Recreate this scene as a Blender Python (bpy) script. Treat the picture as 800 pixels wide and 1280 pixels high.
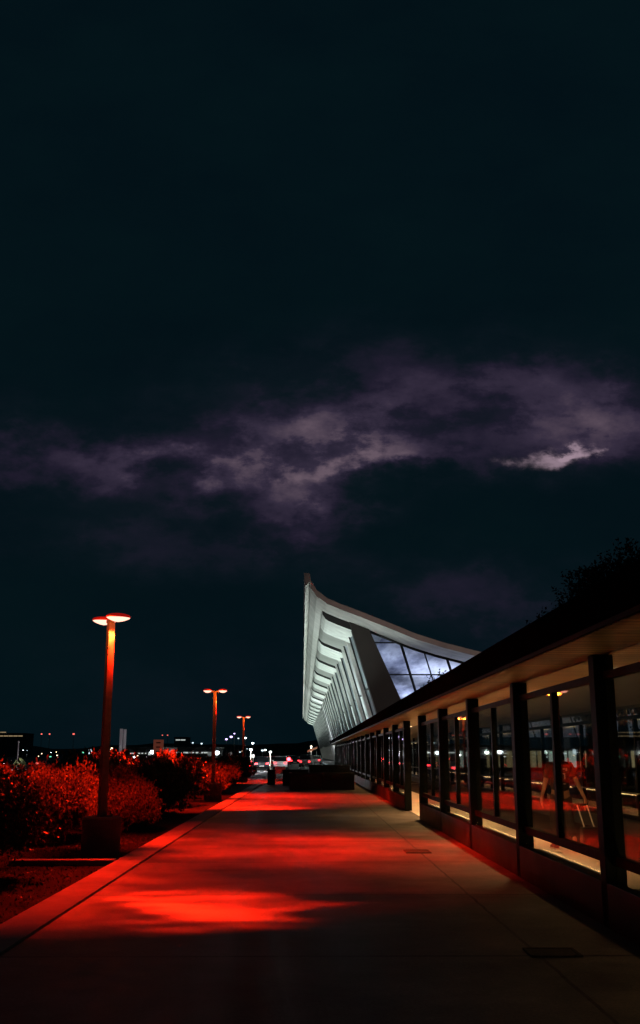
import bpy, bmesh, math, random
from mathutils import Vector, Matrix
random.seed(7)
PI = math.pi
R = math.radians
for o in list(bpy.data.objects): bpy.data.objects.remove(o)
S = bpy.context.scene
COL = S.collection

# ------------------------------------------------------------------ camera
cd = bpy.data.cameras.new('camera'); cam = bpy.data.objects.new('camera', cd); COL.objects.link(cam)
cam.location = (0, 0, 1.6)
cam.rotation_euler = (R(90 + 13.32), 0, R(-0.697))
cd.sensor_fit = 'VERTICAL'; cd.sensor_height = 36; cd.sensor_width = 36; cd.lens = 36
cd.clip_start = 0.1; cd.clip_end = 9000
S.camera = cam
S.render.resolution_x = 640; S.render.resolution_y = 1024
S.view_settings.view_transform = 'Standard'; S.view_settings.look = 'None'
S.view_settings.gamma = 1; S.view_settings.exposure = 0.0
S.view_settings.use_curve_mapping = False
MC = cam.rotation_euler.to_matrix()

def ray(px, py):
    d = MC @ Vector(((px - 400) / 1280, (640 - py) / 1280, -1))
    return d / d.y
def at(px, py, Y):                       # world point seen at photo pixel px,py at distance Y
    return Vector((0, 0, 1.6)) + ray(px, py) * Y

# ------------------------------------------------------------------ node helpers
class NT:
    def __init__(s, tree):
        s.t = tree; s.n = tree.nodes; s.l = tree.links
    def node(s, typ, **kw):
        nd = s.n.new(typ)
        for k, v in kw.items(): setattr(nd, k, v)
        return nd
    def put(s, sock, v):
        if isinstance(v, bpy.types.NodeSocket): s.l.new(v, sock)
        else: sock.default_value = v
    def m(s, op, a, b=None, c=None, clamp=False):
        nd = s.node('ShaderNodeMath', operation=op); nd.use_clamp = clamp
        s.put(nd.inputs[0], a)
        if b is not None: s.put(nd.inputs[1], b)
        if c is not None: s.put(nd.inputs[2], c)
        return nd.outputs[0]
    def noise(s, vec, scale, detail=4, rough=.55):
        nd = s.node('ShaderNodeTexNoise'); s.put(nd.inputs['Vector'], vec)
        nd.inputs['Scale'].default_value = scale; nd.inputs['Detail'].default_value = detail
        nd.inputs['Roughness'].default_value = rough
        return nd.outputs['Fac']
    def ramp(s, fac, stops):
        nd = s.node('ShaderNodeValToRGB'); s.put(nd.inputs[0], fac)
        el = nd.color_ramp.elements
        while len(el) < len(stops): el.new(.5)
        for e, (p, c) in zip(el, stops):
            e.position = p; e.color = (c[0], c[1], c[2], 1) if len(c) == 3 else c
        return nd.outputs[0]
    def mix(s, fac, a, b, mode='MIX'):
        nd = s.node('ShaderNodeMix', data_type='RGBA', blend_type=mode)
        s.put(nd.inputs[0], fac)
        for sock, v in ((nd.inputs[6], a), (nd.inputs[7], b)):
            if isinstance(v, tuple) and len(v) == 3: v = (*v, 1)
            s.put(sock, v)
        return nd.outputs[2]

# ------------------------------------------------------------------ night sky (world)
W = bpy.data.worlds.new('World'); S.world = W; W.use_nodes = True
t = NT(W.node_tree); t.n.clear()
tc = t.node('ShaderNodeTexCoord').outputs['Generated']
sx = t.node('ShaderNodeSeparateXYZ'); t.l.new(tc, sx.inputs[0])
ysafe = t.m('MAXIMUM', sx.outputs[1], .05)
U = t.m('DIVIDE', sx.outputs[0], ysafe); V = t.m('DIVIDE', sx.outputs[2], ysafe)
cmb = t.node('ShaderNodeCombineXYZ'); t.l.new(U, cmb.inputs[0]); t.l.new(t.m('MULTIPLY', V, 1.7), cmb.inputs[1])
flat = cmb.outputs[0]
def warp(scale, amp, seed):
    mp = t.node('ShaderNodeMapping'); t.l.new(flat, mp.inputs[0]); mp.inputs[1].default_value = (seed, seed * .7, seed * 1.3)
    nz = t.node('ShaderNodeTexNoise'); t.l.new(mp.outputs[0], nz.inputs['Vector'])
    nz.inputs['Scale'].default_value = scale; nz.inputs['Detail'].default_value = 7; nz.inputs['Roughness'].default_value = .6
    s2 = t.node('ShaderNodeSeparateColor'); t.l.new(nz.outputs['Color'], s2.inputs[0])
    return (t.m('MULTIPLY', t.m('SUBTRACT', s2.outputs[0], .5), amp), t.m('MULTIPLY', t.m('SUBTRACT', s2.outputs[1], .5), amp * .55))
w1 = warp(5.0, .20, 3.1); w2 = warp(15, .13, 9.7)
Uw = t.m('ADD', t.m('ADD', U, w1[0]), w2[0]); Vw = t.m('ADD', t.m('ADD', V, w1[1]), w2[1])
U2 = t.m('ADD', U, w2[0]); V2 = t.m('ADD', V, t.m('MULTIPLY', w2[1], .8))
def blob(px, py, rx, ry, amp, tilt=0, sharp=1.0, loc=False):
    Uw, Vw = (U2, V2) if loc else (globals()['Uw'], globals()['Vw'])
    c = ray(px, py); kx = rx / 1280; ky = ry / 1280 * 1.06
    du = t.m('SUBTRACT', Uw, c.x); dv = t.m('SUBTRACT', Vw, c.z)
    ca, sa = math.cos(R(tilt)), math.sin(R(tilt))
    a = t.m('ADD', t.m('MULTIPLY', du, ca / kx), t.m('MULTIPLY', dv, sa / kx))
    b = t.m('ADD', t.m('MULTIPLY', du, -sa / ky), t.m('MULTIPLY', dv, ca / ky))
    r2 = t.m('ADD', t.m('MULTIPLY', a, a), t.m('MULTIPLY', b, b))
    if sharp != 1.0: r2 = t.m('POWER', r2, sharp)
    return t.m('MULTIPLY', t.m('EXPONENT', t.m('MULTIPLY', r2, -1.0)), amp)
P = None
for bl in [(430, 560, 330, 70, .36, 6), (190, 588, 140, 34, .30, 4), (400, 588, 130, 50, .42, 6), (500, 490, 190, 56, .30, 4), (300, 540, 130, 40, .22, 4),
           (770, 520, 120, 46, .42, 10), (640, 480, 110, 30, .14, 10), (-10, 580, 80, 40, .28, 0), (600, 745, 120, 48, .26, 0), (180, 690, 160, 30, .16, 0), (480, 690, 100, 30, .10, 0),
           (400, 585, 46, 22, .40, 8), (350, 640, 90, 34, .20, 0), (330, 860, 260, 60, .06, 0)]:
    b = blob(*bl); P = b if P is None else t.m('ADD', P, b)
D_ = None
for bl in [(640, 640, 230, 60, 1.0, 4, 2.0), (60, 640, 200, 30, .5, 0), (300, 500, 120, 20, .32, 10), (480, 598, 90, 16, .55, 6, 2.0), (250, 604, 110, 13, .5, 8),
           (590, 525, 70, 20, .22, 0), (120, 520, 200, 30, .5, 0)]:
    b = blob(*bl); D_ = b if D_ is None else t.m('ADD', D_, b)
n1 = t.noise(flat, 5.5, 8, .6)
n4 = t.noise(flat, 8.5, 9, .62)
rag = t.m('MULTIPLY_ADD', t.m('DIVIDE', t.m('SUBTRACT', n4, .43), .09, clamp=True), .40, .60)
tex = t.m('MAXIMUM', t.m('MULTIPLY', t.m('MULTIPLY_ADD', n1, 2.2, -.05), t.m('MULTIPLY', rag, t.m('MULTIPLY_ADD', n4, 2.2, .0))), .06)
purple = t.m('MULTIPLY', P, t.m('MULTIPLY', tex, t.m('SUBTRACT', 1.0, D_, clamp=True)), clamp=False)
n5 = t.noise(flat, 26, 6, .65)
hot = t.m('MULTIPLY', t.m('ADD', blob(680, 574, 34, 11, .8, 12, 2.0, True), blob(706, 561, 22, 7, 1.1, 18, 2.0, True)), t.m('MULTIPLY_ADD', n5, 2.4, -.35, clamp=True), clamp=True)
pc = t.ramp(t.m('MULTIPLY', purple, .8), [(0, (0.00062, .0046, .0076)), (.10, (.0030, .0062, .0110)), (.30, (.0135, .0105, .0245)), (.55, (.034, .0245, .048)), (1, (.13, .09, .12))])
pc = t.mix(hot, pc, (.34, .24, .30))
n3 = t.noise(flat, 3.1, 7, .6)
base = t.mix(t.m('MULTIPLY_ADD', n3, 2.2, -.6, clamp=True), (-.0005, -.0030, -.0056), (.0007, .0026, .0022))
pc = t.mix(1.0, pc, base, 'ADD')
# a breath of real night atmosphere underneath
sky = t.node('ShaderNodeTexSky', sky_type='NISHITA'); sky.sun_disc = False
sky.sun_elevation = R(-3); sky.sun_rotation = R(200)
bg = t.node('ShaderNodeBackground'); t.l.new(pc, bg.inputs[0]); bg.inputs[1].default_value = 1.0
bg2 = t.node('ShaderNodeBackground'); t.l.new(sky.outputs[0], bg2.inputs[0]); bg2.inputs[1].default_value = .004
ad = t.node('ShaderNodeAddShader'); t.l.new(bg.outputs[0], ad.inputs[0]); t.l.new(bg2.outputs[0], ad.inputs[1])
wo = t.node('ShaderNodeOutputWorld'); t.l.new(ad.outputs[0], wo.inputs[0])

# ------------------------------------------------------------------ materials
M = {}
def mat(name, col, rough=.6, metal=0, var=.0, scale=8, bump=0, bscale=60, spec=.5, emit=None, estr=0, trans=0):
    m = bpy.data.materials.new(name); m.use_nodes = True; M[name] = m
    t = NT(m.node_tree); b = t.n['Principled BSDF']
    b.inputs['Roughness'].default_value = rough; b.inputs['Metallic'].default_value = metal
    b.inputs['Specular IOR Level'].default_value = spec
    co = t.node('ShaderNodeTexCoord').outputs['Object']
    if var:
        f = t.noise(co, scale, 5, .6)
        lo = tuple(max(0, c * (1 - var)) for c in col); hi = tuple(c * (1 + var) for c in col)
        t.l.new(t.ramp(f, [(.3, lo), (.7, hi)]), b.inputs['Base Color'])
        rr = t.m('MULTIPLY_ADD', f, .25, rough - .12, clamp=True); t.l.new(rr, b.inputs['Roughness'])
    else: b.inputs['Base Color'].default_value = (*col, 1)
    if bump:
        bp = t.node('ShaderNodeBump'); bp.inputs['Strength'].default_value = bump; bp.inputs['Distance'].default_value = .02
        t.l.new(t.noise(co, bscale, 4), bp.inputs['Height']); t.l.new(bp.outputs[0], b.inputs['Normal'])
    if emit:
        b.inputs['Emission Color'].default_value = (*emit, 1); b.inputs['Emission Strength'].default_value = estr
    return m
mat('asphalt', (.05, .05, .052), .8, 0, .3, 3, .4, 90)
mat('mulch', (.009, .008, .006), .95, 0, .5, 14, 1.0, 40, spec=.1)
mat('kerb_concrete', (.20, .185, .17), .75, 0, .22, 3.5, .35, 110)
mat('paint', (.75, .75, .72), .6, 0, .1, 3)
mat('roof_metal', (.010, .010, .010), .9, 0, .3, 2, spec=.0)
mat('bronze', (.006, .007, .007), .5, 0, .2, 5, spec=.03)
mat('cover_iron', (.055, .052, .048), .85, 0, .3, 20, .5, 60, spec=.08)
mat('plinth_bronze', (.011, .009, .009), .5, 0, .45, 2.2, spec=.13)
mat('corridor_floor', (.66, .60, .50), .45, 0, .15, 1.5, .1, 50)
mat('old_concrete', (.09, .085, .08), .85, 0, .35, 4, .6, 50)
mat('dark_concrete', (.028, .03, .03), .8, 0, .3, 3, .4, 50)
mat('white_concrete', (.46, .46, .43), .75, 0, .26, .5, .2, 12)
mat('roof_concrete', (.38, .32, .30), .85, 0, .2, .5)
mat('pier_shaded', (.036, .031, .029), .8, 0, .2, .6, .25, 10)
mat('facade_glass', (.46, .54, .58), .22, 0, .35, .22)
mat('facade_glass_pale', (.74, .80, .82), .30, 0, .25, .3)
mat('dark_frame', (.02, .022, .024), .4, .3)
mat('dark_wall', (.06, .062, .065), .7, 0, .2, 1)
mat('pole_paint', (.16, .13, .10), .7, 0, .25, 9, spec=.15)
mat('housing', (.05, .045, .04), .5, .3)
mat('chrome', (.8, .8, .8), .25, 1)
mat('tyre', (.015, .015, .015), .8)
mat('car_white', (.75, .76, .76), .3, .1); mat('car_grey', (.22, .23, .24), .3, .5); mat('car_dark', (.03, .032, .035), .25, .4); mat('car_red', (.35, .02, .02), .3, .2)
mat('car_window', (.012, .014, .016), .08)
mat('sign_white', (.7, .7, .68), .5, emit=(.75, .85, .8), estr=.12)
mat('sign_orange', (.5, .16, .1), .6, 0, .2, 5, emit=(.8, .2, .12), estr=.10)
mat('sign_ink', (.05, .02, .02), .6)
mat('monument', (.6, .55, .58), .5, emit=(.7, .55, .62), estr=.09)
mat('bark', (.06, .045, .03), .9, 0, .3, 12, .8, 30)
mat('skin', (.36, .19, .12), .5); mat('shirt', (.015, .013, .013), .9, 0, .3, 9); mat('shirt_print', (.30, .30, .32), .8)
mat('trouser', (.025, .018, .016), .9, 0, .2, 12); mat('hair', (.012, .009, .007), .6); mat('shoe', (.03, .03, .03), .5); mat('sole', (.7, .68, .62), .6)
mat('suitcase_shell', (.008, .009, .01), .35, 0, .2, 20)
def leafmat(name, col, gl=.45):
    m = mat(name, col, gl, 0, .45, 3.5, spec=.25)
    return m
leafmat('hedge_leaf', (.075, .075, .03)); leafmat('tree_leaf', (.010, .018, .010), .8); leafmat('cover_leaf', (.018, .018, .012))
def emat(name, col, s): return mat(name, (.02, .02, .02), .5, emit=col, estr=s)
emat('lens_white', (1, .44, .32), 2.4)
mat('halo_hood', (.3, .02, .01), .4, emit=(1, .012, .006), estr=.28); emat('lamp_cool', (.85, .95, 1), 9); emat('lamp_cool_dim', (.7, .9, 1), 1.6); emat('lamp_warm', (1, .75, .45), 5)  # hood emission stands in for the red lens halo round the heads
emat('tail_red', (1, .03, .04), 9); emat('head_white', (1, .95, .9), 9); emat('signal_red', (1, .02, .03), 30)
emat('lit_window', (.85, .95, .9), .55); emat('lit_window_warm', (1, .72, .38), .28); emat('lit_shop', (.95, .95, .85), .35)
emat('purple_light', (.7, .5, 1), 3); emat('corridor_light', (1, .70, .38), 2); emat('green_light', (.2, 1, .6), 1.2); emat('red_far', (1, .15, .12), 1.5)

# walkway concrete with joints, speckle, stains
m = mat('walkway_concrete', (.2, .19, .17), .7); t = NT(m.node_tree); b = t.n['Principled BSDF']
co = t.node('ShaderNodeTexCoord').outputs['Object']; sp = t.node('ShaderNodeSeparateXYZ'); t.l.new(co, sp.inputs[0])
big = t.noise(co, .75, 8, .68); mid = t.noise(co, 5, 6, .7); fine = t.noise(co, 38, 4, .8)
wob = t.m('MULTIPLY', t.m('SUBTRACT', t.noise(co, 1.6, 3), .5), .05)
jx = t.m('ABSOLUTE', t.m('SUBTRACT', t.m('ADD', sp.outputs[0], wob), 1.90))
jy = t.m('ABSOLUTE', t.m('SUBTRACT', t.m('FRACT', t.m('DIVIDE', t.m('ADD', sp.outputs[1], -10.825), 3.75)), .5))
jl = t.m('MAXIMUM', t.m('LESS_THAN', jx, .016), t.m('LESS_THAN', jy, .0075))
f = t.m('ADD', t.m('MULTIPLY', big, .55), t.m('ADD', t.m('MULTIPLY', mid, .32), t.m('MULTIPLY', fine, .40)))
c = t.ramp(f, [(.50, (.022, .021, .020)), (.60, (.075, .070, .064)), (.68, (.12, .113, .104)), (.78, (.20, .19, .175))])
c = t.mix(jl, c, (.018, .017, .016)); t.l.new(c, b.inputs['Base Color'])
t.l.new(t.m('MULTIPLY_ADD', mid, .5, .38, clamp=True), b.inputs['Roughness'])
bp = t.node('ShaderNodeBump'); bp.inputs['Strength'].default_value = .5; bp.inputs['Distance'].default_value = .012
t.l.new(t.m('SUBTRACT', t.m('ADD', t.m('MULTIPLY', fine, .6), mid), t.m('MULTIPLY', jl, 2.0)), bp.inputs['Height']); t.l.new(bp.outputs[0], b.inputs['Normal'])

# ribbed soffit boards
m = mat('soffit_board', (.3, .2, .1), .4); t = NT(m.node_tree); b = t.n['Principled BSDF']
co = t.node('ShaderNodeTexCoord').outputs['Object']; sp = t.node('ShaderNodeSeparateXYZ'); t.l.new(co, sp.inputs[0])
st = t.m('FRACT', t.m('DIVIDE', sp.outputs[1], .20)); groove = t.m('LESS_THAN', st, .2)
mp = t.node('ShaderNodeMapping'); t.l.new(co, mp.inputs[0]); mp.inputs[3].default_value = (.8, 5.0, 1)
g = t.noise(mp.outputs[0], 1.0, 5, .6)
c = t.ramp(g, [(.36, (.13, .085, .04)), (.64, (.58, .40, .20))]); c = t.mix(groove, c, (.05, .032, .018)); t.l.new(c, b.inputs['Base Color'])
t.l.new(t.m('MULTIPLY_ADD', g, .4, .15), b.inputs['Roughness'])
bp = t.node('ShaderNodeBump'); bp.inputs['Strength'].default_value = .6; bp.inputs['Distance'].default_value = .02
t.l.new(t.m('SUBTRACT', g, groove), bp.inputs['Height']); t.l.new(bp.outputs[0], b.inputs['Normal'])

def glass(name, tint, refl=1.0, smudge=.02):
    m = bpy.data.materials.new(name); m.use_nodes = True; M[name] = m
    t = NT(m.node_tree); t.n.clear()
    tr = t.node('ShaderNodeBsdfTransparent'); tr.inputs[0].default_value = (*tint, 1)
    gl = t.node('ShaderNodeBsdfGlossy'); gl.inputs['Roughness'].default_value = smudge
    ge = t.node('ShaderNodeNewGeometry'); dt = t.node('ShaderNodeVectorMath', operation='DOT_PRODUCT')
    t.l.new(ge.outputs['Normal'], dt.inputs[0]); t.l.new(ge.outputs['Incoming'], dt.inputs[1])
    k_ = t.m('SUBTRACT', 1.0, t.m('ABSOLUTE', dt.outputs['Value']), clamp=True)
    f = t.m('MULTIPLY', t.m('MULTIPLY_ADD', t.m('POWER', k_, 5.0), .96, .04), refl, clamp=True)
    mx = t.node('ShaderNodeMixShader'); t.l.new(f, mx.inputs[0]); t.l.new(tr.outputs[0], mx.inputs[1]); t.l.new(gl.outputs[0], mx.inputs[2])
    o = t.node('ShaderNodeOutputMaterial'); t.l.new(mx.outputs[0], o.inputs[0])
glass('corridor_glass', (.88, .91, .88), .75); glass('hall_glass', (.80, .86, 1.0), .6)

# ------------------------------------------------------------------ mesh helpers
def bm_new(): return bmesh.new()
def box(bm, x0, x1, y0, y1, z0, z1):
    v = [bm.verts.new(p) for p in [(x0, y0, z0), (x1, y0, z0), (x1, y1, z0), (x0, y1, z0), (x0, y0, z1), (x1, y0, z1), (x1, y1, z1), (x0, y1, z1)]]
    for f in [(0, 3, 2, 1), (4, 5, 6, 7), (0, 1, 5, 4), (1, 2, 6, 5), (2, 3, 7, 6), (3, 0, 4, 7)]: bm.faces.new([v[i] for i in f])
    return bm
def bx(*a): return box(bm_new(), *a)
def ring(bm, c, r, n, axis='Z', ry=None):
    out = []
    for i in range(n):
        a = 2 * PI * i / n; p = (r * math.cos(a), (ry or r) * math.sin(a))
        if axis == 'Z': q = (c[0] + p[0], c[1] + p[1], c[2])
        elif axis == 'X': q = (c[0], c[1] + p[0], c[2] + p[1])
        else: q = (c[0] + p[0], c[1], c[2] + p[1])
        out.append(bm.verts.new(q))
    return out
def loft(bm, rings, cap=True):
    for a, b in zip(rings, rings[1:]):
        n = len(a)
        for i in range(n): bm.faces.new((a[i], a[(i + 1) % n], b[(i + 1) % n], b[i]))
    if cap:
        bm.faces.new(rings[0][::-1]); bm.faces.new(rings[-1])
    return bm
def cyl(bm, c, r0, r1, h, n=16, axis='Z', segs=1):
    rs = []
    for k in range(segs + 1):
        f = k / segs; off = {'Z': (0, 0, h * f), 'X': (h * f, 0, 0), 'Y': (0, h * f, 0)}[axis]
        rs.append(ring(bm, (c[0] + off[0], c[1] + off[1], c[2] + off[2]), r0 + (r1 - r0) * f, n, axis))
    return loft(bm, rs)
def tube(bm, p, q, r0, r1, n=8):
    p = Vector(p); q = Vector(q); d = (q - p).normalized()
    a = d.cross(Vector((0, 0, 1)) if abs(d.z) < .9 else Vector((1, 0, 0))).normalized(); b = d.cross(a)
    rs = []
    for c, r in ((p, r0), (q, r1)):
        rs.append([bm.verts.new(c + a * r * math.cos(2 * PI * i / n) + b * r * math.sin(2 * PI * i / n)) for i in range(n)])
    return loft(bm, rs)
def prism(bm, pts, axis, a0, a1):          # pts polygon in the two other axes; extruded along axis
    def P3(p, a): return {'X': (a, p[0], p[1]), 'Y': (p[0], a, p[1]), 'Z': (p[0], p[1], a)}[axis]
    A = [bm.verts.new(P3(p, a0)) for p in pts]; B = [bm.verts.new(P3(p, a1)) for p in pts]
    n = len(pts)
    bm.faces.new(A); bm.faces.new(B[::-1])
    for i in range(n): bm.faces.new((A[i], B[i], B[(i + 1) % n], A[(i + 1) % n]))
    return bm
def obj(name, bm, m, parent=None, bevel=0, smooth=False, loc=None):
    if isinstance(bm, bpy.types.Mesh): me = bm
    else:
        me = bpy.data.meshes.new(name); bmesh.ops.recalc_face_normals(bm, faces=bm.faces[:]); bm.to_mesh(me); bm.free()
        for mm in (m if isinstance(m, (list, tuple)) else [m]): me.materials.append(M[mm] if isinstance(mm, str) else mm)
    o = bpy.data.objects.new(name, me); COL.objects.link(o)
    if parent: o.parent = parent
    if loc: o.location = loc
    if smooth:
        for p in me.polygons: p.use_smooth = True
    if bevel:
        b = o.modifiers.new('bevel', 'BEVEL'); b.width = bevel; b.segments = 2; b.limit_method = 'ANGLE'
    return o
def tag(o, label=None, cat=None, group=None, kind=None):
    if label: o['label'] = label
    if cat: o['category'] = cat
    if group: o['group'] = group
    if kind: o['kind'] = kind
    return o
def thing(name, label, cat, loc=(0, 0, 0), rz=0, group=None):
    o = bpy.data.objects.new(name, None); COL.objects.link(o); o.location = loc; o.rotation_euler = (0, 0, rz)
    o.empty_display_size = .2
    return tag(o, label, cat, group)
def struct(name, bm, m, label=None):
    o = obj(name, bm, m); return tag(o, label, None, None, 'structure')
def copy_tree(o, parent=None):
    c = o.copy(); COL.objects.link(c); c.parent = parent
    for ch in list(o.children): copy_tree(ch, c)
    return c
def light(name, typ, loc, power, col, parent=None, rot=(0, 0, 0), **kw):
    l = bpy.data.lights.new(name, typ); l.energy = power; l.color = col
    for k, v in kw.items(): setattr(l, k, v)
    o = bpy.data.objects.new(name, l); COL.objects.link(o); o.location = loc; o.rotation_euler = rot
    if parent: o.parent = parent
    return o

# ------------------------------------------------------------------ ground
g = bm_new(); box(g, -3500, 3500, -200, 6500, -1.0, -.12); struct('ground', g, 'asphalt')
XO, XI, XW, YEND = -2.92, -2.50, 2.85, 59.0
struct('walkway', bx(XI, 9.0, -8, YEND, -.13, 0), 'walkway_concrete')
k = bx(XO, XI - .003, -8, YEND + .4, -.13, .025); box(k, XI - .003 + .006, 9, YEND + .003, YEND + .4, -.13, .022)
struct('kerb', k, 'kerb_concrete')
struct('planting_bed', bx(-9.5, XO - .003, -8, 62, -.125, -.06), 'mulch')
# road with lane markings beyond the walkway
r_ = bm_new(); box(r_, -60, 60, 62.0, 500, -.122, -.114); struct('road', r_, 'asphalt')
r_ = bm_new()
for Y in range(66, 300, 9): box(r_, -4.6, -4.45, Y, Y + 4, -.113, -.108)
for Y in range(66, 300, 9): box(r_, -1.1, -.95, Y, Y + 4, -.113, -.108)
for i in range(12): box(r_, -9.0 + i * .9, -8.5 + i * .9, 74, 77.5, -.113, -.108)
struct('road_marking', r_, 'paint')

# far hills / tree line
g = bm_new(); random.seed(3)
prev = None; n = 240
for i in range(n + 1):
    X = -1500 + 3000 * i / n
    h = 13 + 6 * math.sin(X * .006 + 1) + 3 * math.sin(X * .021) + random.uniform(-.6, .6) + 5 * max(0, min(1, (-X - 250) / 500)) + .9 * math.sin(X * .09)
    a = g.verts.new((X, 1300, -.2)); b_ = g.verts.new((X, 1360, h)); c_ = g.verts.new((X, 1800, h + 4)); d_ = g.verts.new((X, 2200, -.2))
    if prev:
        for j in range(3): g.faces.new((prev[j], (a, b_, c_, d_)[j], (a, b_, c_, d_)[j + 1], prev[j + 1]))
    prev = (a, b_, c_, d_)
mat('hill_wood', (.022, .03, .028), .95, 0, .3, .02)
struct('hills', g, 'hill_wood')

# ------------------------------------------------------------------ covered walkway (one thing)
PY = [10.25 + 4.13 * k for k in range(-4, 25)]           # post positions (front edge)
GX, FX, ZS, BAY = 2.95, 6.6, 2.58, 4.13
cw = thing('covered_walkway', 'long dark glazed walkway with a flat roof and tan ribbed soffit, running beside the path', 'walkway building', (GX, 10, 0))
def cwo(name, bm, m, **k):
    o = obj(name, bm, m, cw, **k); o.location = (-GX, -10, 0); return o
Y0, Y1 = PY[0], PY[-1] + .2
rf = bm_new(); prism(rf, [(2.32, ZS + .01), (2.32, 2.93), (2.42, 2.97), (6.9, 2.97), (7.0, 2.93), (7.0, ZS + .01)], 'Y', Y0 - .6, Y1 + .5)
rfo = cwo('roof', rf, 'roof_metal')
tr = bm_new(); box(tr, 2.295, 2.317, Y0 - .62, Y1 + .52, ZS - .01, ZS + .03); o = obj('drip_edge', tr, 'bronze', rfo)
cwo('inner_ceiling', bx(3.76, 6.98, Y0 - .6, Y1 + .5, ZS - .012, ZS + .006), 'dark_wall')
cwo('soffit', bx(2.33, 3.75, Y0 - .6, Y1 + .5, ZS - .012, ZS + .006), 'soffit_board')
cwo('floor', bx(2.98, 4.62, Y0, Y1, .004, .012), 'corridor_floor')
mat('carpet', (.035, .022, .02), .95, 0, .3, 6, spec=.1)
cwo('carpet', bx(4.623, 6.5, Y0, Y1, .004, .014), 'carpet')
post_bm = bx(0, .2, 0, .2, .0, ZS - .012)
bmesh.ops.bevel(post_bm, geom=post_bm.edges[:], offset=.008, segments=1, affect='EDGES')
p0 = None
def place(proto, first, x, y, extra=None):
    """first use returns the prototype itself, later uses a copy of it and its sub-parts"""
    o = proto if first else copy_tree(proto, cw)
    if not first: o.parent = cw
    o.location = (x - GX, y - 10, 0)
    return o
post = cwo('post', post_bm, 'bronze')
for i, Y in enumerate(PY): place(post, i == 0, XW, Y)
postf = cwo('post', bx(0, .12, 0, .12, .0, ZS - .013), 'bronze')
for i, Y in enumerate(PY): place(postf, i == 0, FX - .15, Y + .04)
OPEN = 8                                                 # bay index left open (between posts 8 and 9)
def make_window(L, z0, zr, zh, m):
    w = cwo('window', bx(.0, .012, 0, L, z0, zh), 'corridor_glass')
    fr = bm_new()
    box(fr, -.03, .045, 0, L, zr - .09, zr); box(fr, -.03, .045, 0, L, zh - .055, zh + .02)
    box(fr, -.035, .05, L * m - .05, L * m + .05, zr, zh - .055)
    obj('window_frame', fr, 'bronze', w)
    tl = bx(.0, .012, 0, L, zh + .02, ZS - .012); obj('transom', tl, 'corridor_glass', w)
    return w
wn = make_window(BAY - .2, .41, .66, 2.375, .5)
pl = cwo('base_panel', bx(-.06, .06, .01, BAY - .01, .0, .41), 'plinth_bronze', bevel=.006)
first = True
for i, Y in enumerate(PY[:-1]):
    if i == OPEN: continue
    place(wn, first, GX, Y + .2); place(pl, first, XW + .06, Y + .006); first = False
wf = make_window(BAY - .12, .30, .42, 2.34, .5); pf = cwo('base_panel', bx(-.05, .05, .01, BAY - .01, .012, .30), 'dark_wall')
for i, Y in enumerate(PY[:-1]):
    place(wf, i == 0, FX - .1, Y + .16); place(pf, i == 0, FX - .1, Y + .006)
# horizontal grab rail on the far glazing
for i in range(1):
    hr = bm_new(); tube(hr, (FX - .22, Y0, .86), (FX - .22, Y1, .86), .022, .022); cwo('handrail', hr, 'chrome')
# recessed ceiling lights
cl = cwo('ceiling_light', bx(-.06, .06, -.5, .5, ZS - .03, ZS - .012), 'corridor_light')
for i, Y in enumerate(PY[:-1]):
    place(cl, i == 0, 3.62, Y + BAY / 2 + .1)
for i, Y in enumerate(PY[:-1]):
    pw = 70 if Y < 60 else 40
    if i == OPEN: pw = 170
    if i == OPEN - 1 or i == OPEN + 1: pw = 90
    if i <= 4: pw = 9
    if i == 5: pw = 85
    if i in (6, 7): pw = 135
    light('ceiling_lamp', 'AREA', (3.62 - GX, Y + BAY / 2 + .1 - 10, ZS - .04), pw * .62, (1, .50, .19), cw, shape='RECTANGLE', size=.14, size_y=1.0, spread=R(122))
    if i != OPEN and i < 20:
        light('soffit_fill_lamp', 'AREA', (3.06 - GX, Y + BAY / 2 + .1 - 10, .40), 21 if i > 4 else 14, (1, .60, .25), cw, rot=(PI, 0, 0), shape='RECTANGLE', size=.06, size_y=3.2)  # added fill light to brighten the soffit, no such fitting known
ul = cwo('fill_strip', bx(-.03, .03, -1.7, 1.7, .33, .39), 'dark_frame')  # made-up housing for the added soffit fill
ks = [i for i in range(len(PY) - 1) if i != OPEN and i < 20]
for i in ks: place(ul, i == ks[0], 3.06, PY[i] + BAY / 2 + .1)

# utility covers in the paving
def cover(x, y, w, l, label):
    r = thing('utility_cover', label, 'utility cover', (x, y, .0))
    obj('lid', bx(-w / 2, w / 2, -l / 2, l / 2, .001, .012), 'cover_iron', r)
    f = bm_new()
    box(f, -w / 2 - .03, -w / 2 - .002, -l / 2 - .03, l / 2 + .03, .001, .016); box(f, w / 2 + .002, w / 2 + .03, -l / 2 - .03, l / 2 + .03, .001, .016)
    box(f, -w / 2, w / 2, -l / 2 - .03, -l / 2 - .002, .001, .016); box(f, -w / 2, w / 2, l / 2 + .002, l / 2 + .03, .001, .016)
    obj('frame', f, 'cover_iron', r)
cover(2.03, 9.05, .36, .30, 'small metal access cover with pale rim beside the long joint near the camera')
cover(1.86, 18.1, .36, .5, 'dark utility cover in the paving outside the second glazed bay')

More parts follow.
